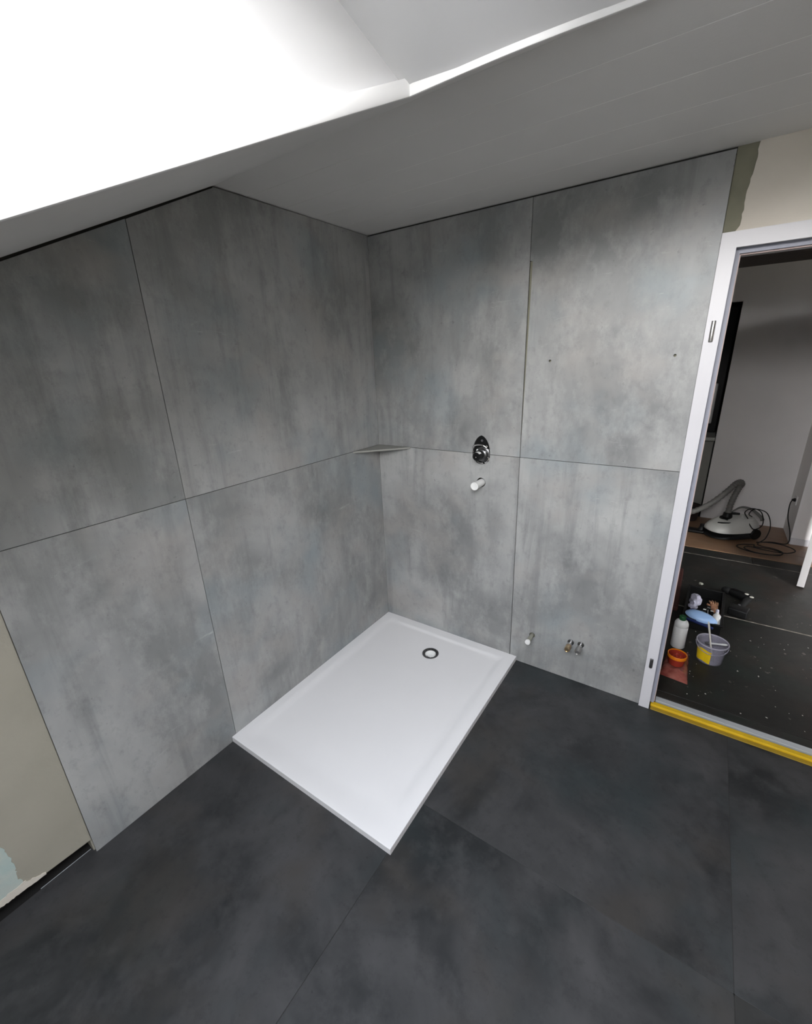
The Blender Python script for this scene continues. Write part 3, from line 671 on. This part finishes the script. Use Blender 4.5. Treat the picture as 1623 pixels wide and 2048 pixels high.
bm = B(); tube(bm, [(x, y, .098) for x, y in oc]+[(*oc[0], .098)], .0055, 8, 0); link('rim', bm, mat('worn_pale_rim', (.30, .28, .25), .7, noise_scale=30, col2=(.16, .15, .13)), mt, smooth=True, label='worn pale grey rim')

# black crate with its contents
cr = empty('crate', (1.815, 1.115, ZF), 'open black crate full of tools and rags in the hall', 'crate')
cr.rotation_euler = (0, 0, math.radians(-2))
W2, D2, Hc_ = .100, .240, .075
link('base', box(B(), -W2, W2, -D2, D2, .001, .006), M_black, cr)
for nm, b4 in (('side_wall', (-W2, -W2+.007, -D2, D2)), ('side_wall', (W2-.007, W2, -D2, D2)), ('end_wall', (-W2+.007, W2-.007, -D2, -D2+.007)), ('end_wall', (-W2+.007, W2-.007, D2-.007, D2))):
    link(nm, box(B(), *b4, .0062, Hc_, .0015), M_black, cr)
bm = B(); box(bm, -W2-.008, W2+.008, -D2-.008, -D2, Hc_-.012, Hc_, .002); box(bm, -W2-.008, W2+.008, D2, D2+.008, Hc_-.012, Hc_, .002); box(bm, -W2-.008, -W2, -D2, D2, Hc_-.012, Hc_, .002); box(bm, W2, W2+.008, -D2, D2, Hc_-.012, Hc_, .002)
link('rim', bm, M_black, cr)
def lump(bm, c, s, seed, amp=.35, sub=3, fr_=2.2):
    r = bmesh.ops.create_icosphere(bm, subdivisions=sub, radius=1)
    for v in r['verts']:
        d = v.co.normalized(); k = 1+amp*noise.noise(d*fr_+Vector((seed, 0, 0)))
        v.co = Vector((c[0]+d.x*k*s[0], c[1]+d.y*k*s[1], c[2]+d.z*k*s[2]))
    return bm
M_glove = mat('tan_leather', (.50, .27, .15), .7, noise_scale=30, col2=(.36, .16, .09), bump=.4)
M_rag = mat('pale_lilac_rag', (.50, .49, .58), .8, noise_scale=20, col2=(.40, .39, .48), bump=.4)
M_purple = mat('violet_plastic', (.07, .05, .18), .4)
M_blue = mat('light_blue_plastic', (.33, .50, .78), .35)
rg_ = empty('rag', (1.765, 1.170, .025), 'bunched pale grey rag at the back left of the black crate', 'rag')
link('fold', lump(B(), (0, .0, .030), (.034, .075, .032), 3.1), M_rag, rg_, smooth=True)
link('fold', lump(B(), (-.010, -.055, .012), (.026, .028, .018), 8.1), M_rag, rg_, smooth=True)
pu = tag(link('purple_pouch', lump(B(), (1.762, 1.020, .035), (.030, .032, .028), 5.2, .2), M_purple, smooth=True), 'violet plastic pouch between the grey rag and the blue dish', 'pouch')
# glove: palm and fingers
gl = empty('work_glove', (1.873, 1.150, .030), 'tan leather work glove lying at the right side of the black crate', 'glove')
bm = B(); lump(bm, (0, 0, .012), (.032, .042, .016), 2.4, .2); link('palm', bm, M_glove, gl, smooth=True)
for i, (dx, ln) in enumerate(((-.024, .050), (-.008, .062), (.008, .060), (.022, .050))):
    bm = B(); tube(bm, [(dx, .030, .012), (dx*1.2, .050, .020), (dx*1.4-.004, .035+ln, .010)], .0085, 10, 6, radii=lambda t: .0095*(1-.45*t)); link('finger', bm, M_glove, gl, smooth=True)
bm = B(); tube(bm, [(-.025, -.01, .012), (-.045, .005, .018), (-.052, .025, .012)], .009, 10, 6); link('thumb', bm, M_glove, gl, smooth=True)
bm = B(); lathe(bm, [(.026, 0), (.030, .03), (.033, .055), (.030, .055), (.024, .01)], 20, axis_mat((.006, -.03, .014), (.1, -1, -.2)), False, False)
for v in bm.verts: v.co.z = .012+(v.co.z-.012)*.55
link('cuff', bm, M_glove, gl, smooth=True)
gl.scale = (.72, 1.0, 1.0)
# black pliers-like tool with pale marks
pl = empty('pliers', (1.838, 1.050, .055), 'black hand tool with small pale markings beside the leather glove', 'tool')
bm = B(); tube(bm, [(-.030, -.055, .0), (-.022, -.02, .008), (0, .01, .012)], .009, 10, 6); link('grip', bm, M_black, pl, smooth=True)
bm = B(); tube(bm, [(.024, -.055, .0), (.020, -.02, .008), (0, .01, .012)], .009, 10, 6); link('grip', bm, M_black, pl, smooth=True)
link('jaw', box(B(), -.012, .012, .008, .05, .004, .020, .004, 2), M_blackm, pl)
for (x, y) in ((-.021, -.018), (.001, .014), (.019, -.018)): link('mark', box(B(), x-.008, x+.008, y-.002, y+.002, .016, .0205, .001, 1), M_white, pl)
link('mark', box(B(), -.0035, -.0005, -.048, -.004, .006, .012, .001, 1), M_white, pl)
# white tube in the right front of the crate
wt = empty('silicone_tube', (1.884, .905, .030), 'small white plastic tube in the front right corner of the black crate', 'tube')
wt.scale = (1, 1, 1.2); wt.rotation_euler = (math.radians(-66), 0, 0)
bm = B(); lathe(bm, [(.020, 0), (.0225, .003), (.0225, .075), (.018, .084), (.010, .088), (.008, .100)], 24); link('body', bm, M_white, wt, smooth=True)
bm = B(); lathe(bm, [(.0095, .098), (.0095, .118), (.006, .121)], 16); link('cap', bm, M_rag, wt, smooth=True)
# light-blue dish leaning across the front of the crate
ds = empty('dish', (1.800, .905, .092), 'light blue curved plastic dish leaning across the front of the black crate', 'dish')
ds.rotation_euler = (math.radians(14), math.radians(5), math.radians(-10))
bm = B(); secs = []
for (sx, z) in ((.0, .012), (.5, .010), (.8, .003), (.97, -.010), (1.0, -.016), (.96, -.016), (.78, -.002), (.45, .006), (.0, .008)):
    if sx == 0: continue
    secs.append([bm.verts.new((.088*sx*math.cos(2*math.pi*k/40), .046*sx*math.sin(2*math.pi*k/40), z+.0)) for k in range(40)])
for a, b in zip(secs, secs[1:]):
    for k in range(40): bm.faces.new((a[k], a[(k+1) % 40], b[(k+1) % 40], b[k]))
bm.faces.new(secs[0]); bm.faces.new(secs[-1][::-1])
link('shell', bm, M_blue, ds, smooth=True)
bm = B(); box(bm, -.08, .08, -.062, -.048, -.026, -.012, .004, 2); link('grip_bar', bm, mat('navy_plastic', (.015, .025, .10), .4), ds, smooth=True)

# dark red plank pile left of the crate
bd = empty('board', (1.585, 1.44, ZF), 'dark reddish brown board lying left of the black crate', 'board')
link('plank', box(B(), -.15, .085, -.38, .30, .001, .028, .003), mat('dark_red_brown_wood', (.075, .022, .018), .5, noise_scale=14, col2=(.045, .014, .012)), bd)
link('edge_band', box(B(), .0852, .0875, -.37, .29, .004, .025, .0008, 1), mat('red_brown_band', (.10, .03, .025), .5), bd)
tag(link('stone_chip', lump(B(), (1.795, 1.555, .010), (.015, .012, .010), 1.7, .3, 2), M_olive), 'small pale lump on the hall tiles behind the crate', 'debris')
for k in range(34):
    x = random.choice([random.uniform(1.75, 2.0), random.uniform(1.95, 2.4), random.uniform(2.05, 2.35)]); y = random.uniform(.16, 1.0)
    s = random.uniform(.0013, .0036); bm = lump(B(), (0, 0, 0), (s*random.uniform(.8, 2.2), s, s*.5), k*1.3, .4, 1)
    tag(link('plaster_crumb', bm, M_stick, loc=(x, y, ZF+s*.5), rot=(0, 0, random.uniform(0, 3))), 'tiny pale plaster crumb on the dark hall tiles', 'debris', 'plaster crumbs on the hall floor')

# drill on the floor
dd = empty('cordless_drill', (2.048, 1.375, ZF), 'black cordless drill lying on its side right of the crate', 'drill')
bm = B(); lathe(bm, [(.018, 0), (.030, .006), (.033, .030), (.033, .110), (.029, .125), (.024, .128)], 24, axis_mat((.035, .035, .036), (-1, .62, 0))); link('motor_housing', bm, M_black, dd, smooth=True)
bm = B(); lathe(bm, [(.024, 0), (.026, .004), (.025, .035), (.014, .050), (.006, .052)], 20, axis_mat((-.080, .098, .036), (-1, .45, 0))); link('chuck', bm, M_blackm, dd, smooth=True)
bm = B(); lathe(bm, [(.003, 0), (.003, .055), (.0005, .062)], 10, axis_mat((.060, .045, .034), (1, .75, .0))); link('drill_bit', bm, M_blackm, dd, smooth=True)
bm = B(); tube(bm, [(.015, .03, .032), (-.005, -.03, .030), (-.020, -.09, .030), (-.030, -.13, .030)], .021, 14, 6, radii=lambda t: .026-.006*math.sin(t*3.1)); link('handle', bm, M_blackm, dd, smooth=True)
bm = box(B(), -.055, .050, -.045, .040, -.024, .030, .008, 3); bmesh.ops.rotate(bm, verts=bm.verts, cent=(0, 0, 0), matrix=Matrix.Rotation(math.radians(-14), 3, 'Z')); bmesh.ops.translate(bm, verts=bm.verts, vec=(-.036, -.165, .026)); link('battery', bm, M_black, dd, smooth=True)
for (x, y) in ((.008, .045), (.034, .012)):
    bm = B(); lathe(bm, [(.012, 0), (.012, .002), (.008, .004)], 20, Matrix.Translation((x, y, .0655))); link('badge', bm, M_stick, dd, smooth=True)
bm = B(); tube(bm, [(-.065, .075, .066), (-.035, .062, .069)], .002, 8, 0); link('metal_clip', bm, M_chrome, dd, smooth=True)
link('switch', box(B(), -.044, -.030, -.135, -.112, .050, .056, .002), M_dgrey, dd)

# ---------------------------------------------------------------- vacuum cleaner
vc = empty('vacuum_cleaner', (2.00, 2.80, .001), 'white canister vacuum cleaner with a black base and grey hose', 'vacuum cleaner')
M_vac = mat('off_white_glossy_plastic', (.62, .62, .58), .3); M_hose = mat('grey_ribbed_hose', (.16, .155, .145), .5)
def shell(rx, ry, h, z0, n=40, m=12, nose=.0):
    bm = B(); rings = []
    for j in range(m+1):
        t = j/m*math.pi/2; k = math.cos(t)**.55; z = z0+h*math.sin(t)
        if k < .03: k = .03
        ring = []
        for i in range(n):
            a = 2*math.pi*i/n; ca, sa = math.cos(a), math.sin(a)
            e = .72; x = rx*k*math.copysign(abs(ca)**e, ca); y = ry*k*math.copysign(abs(sa)**e, sa)
            y *= 1-.22*(x/rx if x > 0 else 0)**2; zz = z - (.05 if x < 0 else .0)*((-x)/rx)*math.sin(t)
            ring.append(bm.verts.new((x, y, zz)))
        rings.append(ring)
    for a, b in zip(rings, rings[1:]):
        for i in range(n): bm.faces.new((a[i], a[(i+1) % n], b[(i+1) % n], b[i]))
    bm.faces.new(rings[0][::-1]); bm.faces.new(rings[-1]); return bm
vr = math.radians(38)
vb = link('base', shell(.245, .150, .08, .015), M_black, vc, smooth=True, rot=(0, 0, vr))
vt = link('cover', shell(.235, .142, .125, .068), M_vac, vc, smooth=True, rot=(0, 0, vr), label='off-white upper cover')
link('lid', shell(.150, .095, .030, .165), M_vac, vc, smooth=True, rot=(0, 0, vr), loc=(.03, .02, 0))
for s in (-1, 1):
    bm = B(); lathe(bm, [(.045, -.012), (.050, -.008), (.050, .008), (.045, .012)], 24, axis_mat((.12, s*.135, .051), (0, 1, 0))); o = link('wheel', bm, M_black, vc, smooth=True, rot=(0, 0, vr))
bm = B(); lathe(bm, [(.020, -.01), (.022, 0), (.020, .01)], 16, axis_mat((-.19, 0, .023), (0, 1, 0))); link('castor', bm, M_black, vc, smooth=True, rot=(0, 0, vr))
# hose socket and hose rising, bending down to the left
bm = B(); lathe(bm, [(.060, 0), (.058, .014), (.040, .026), (.034, .060), (.030, .064)], 28, Matrix.Translation((-.055, -.02, .160))); link('hose_socket', bm, M_black, vc, smooth=True)
bm = B(); hp = [(-.055, -.02, .20), (-.050, -.015, .30), (-.030, 0, .40), (-.008, .01, .475), (.002, .012, .50), (-.012, .01, .520), (-.045, 0, .500), (-.10, -.02, .42), (-.19, -.04, .31), (-.30, -.06, .22), (-.42, -.08, .16)]
bm = B(); npt = 8*(len(hp)-1)
tube(bm, hp, .024, 14, 14, radii=lambda t: .0245+.0022*math.sin(t*240)); link('hose', bm, M_hose, vc, smooth=True, label='grey ribbed hose')
bm = B(); lathe(bm, [(.010, -.03), (.012, 0), (.010, .04)], 12, axis_mat((-.005, -.02, .222), (1, -.1, .1))); link('latch', bm, M_black, vc, smooth=True)
bm = B(); tube(bm, [(-.120, -.118, .142), (-.085, -.132, .150), (-.040, -.128, .154), (-.003, -.108, .153)], .0075, 10, 6); link('grip_slot', bm, M_black, vc, smooth=True)
bm = B(); lathe(bm, [(.012, 0), (.011, .004)], 16, Matrix.Translation((-.058, -.095, .172))); link('switch', bm, M_black, vc, smooth=True)
bm = B(); tube(bm, [(-.02, .10, .20), (.05, .14, .245), (.13, .13, .235), (.20, .08, .19), (.215, .06, .165)], .010, 10, 8, radii=lambda t: .007+.010*t); link('tool_arc', bm, M_hose, vc, smooth=True, label='grey curved bar over the back')
# cable: loops on and beside the body, then up to the wall socket
bm = B(); base = Vector(vc.location)
cab = [(.13, .02, .20), (.10, -.02, .235), (.14, .04, .27), (.23, .03, .25), (.27, -.02, .15), (.25, -.09, .05), (.20, -.14, .008)]
def loop(cx_, cy_, rx, ry, a0, a1, z, k=9): return [(cx_+rx*math.cos(a0+(a1-a0)*i/k), cy_+ry*math.sin(a0+(a1-a0)*i/k), z+random.uniform(0, .004)) for i in range(k+1)]
cab += loop(.20, -.30, .16, .10, 1.5, -4.5, .008) + loop(.22, -.34, .13, .08, 2.0, -3.9, .016) + loop(.30, -.20, .15, .11, -2.0, 2.4, .010)
cab += [(.30, -.06, .01), (.40, -.10, .03), (.415, -.02, .10), (.385, .05, .22), (.38, .10, .32), (.395, .14, .365), (.424, .165, .366)]
tube(bm, cab, .0042, 8, 7); link('cable', bm, M_blackm, vc, smooth=True, label='thin black cable in loose loops')
bm = B(); tube(bm, [(.10, -.03, .19), (.07, .0, .24), (.12, .05, .27), (.19, .03, .25), (.21, -.05, .16), (.15, -.10, .12), (.10, -.03, .17)], .0042, 8, 8); link('cable_loop', bm, M_blackm, vc, smooth=True)
bm = B(); lathe(bm, [(.016, 0), (.017, .015), (.008, .036)], 16, axis_mat((.429, .167, .366), (-1, -.3, 0))); link('plug', bm, M_black, vc, smooth=True)
# floor head and tube ends at the left
fhd = empty('floor_nozzle', (1.70, 2.74, .001), 'black vacuum floor nozzle on the parquet left of the canister', 'vacuum nozzle')
link('head', box(B(), -.14, .09, -.05, .04, .002, .030, .010, 3), M_black, fhd, smooth=True)
bm = B(); tube(bm, [(.055, .0, .02), (.070, .01, .055), (.072, .012, .085)], .024, 14, 6, radii=lambda t: .026-.004*t); link('neck', bm, M_black, fhd, smooth=True)
sb = empty('storage_basket', (1.62, 3.10, .001), 'dark brown basket on the floor at the foot of the left hall recess', 'basket')
bm = B(); lathe(bm, [(.09, 0), (.10, .004), (.115, .15), (.118, .155), (.112, .156), (.095, .01)], 28, Matrix(), True, False); link('shell', bm, M_brown, sb, smooth=True)
bm = B(); lathe(bm, [(.112, .150), (.121, .150), (.121, .164), (.112, .164)], 28, Matrix(), False, False); link('rim', bm, M_black, sb, smooth=True)
sb.scale = (1, .8, 1)
# wall socket
so = empty('wall_socket', (2.4295, 2.97, .366), 'small white wall socket with the vacuum plug beside the hall corner', 'socket')
link('plate', box(B(), -.008, 0, -.04, .04, -.04, .04, .003, 2), M_hallwall, so, smooth=True)
bm = B(); lathe(bm, [(.021, 0), (.021, .002), (.019, .002)], 20, axis_mat((-.008, 0, 0), (-1, 0, 0))); link('insert', bm, M_white, so, smooth=True)
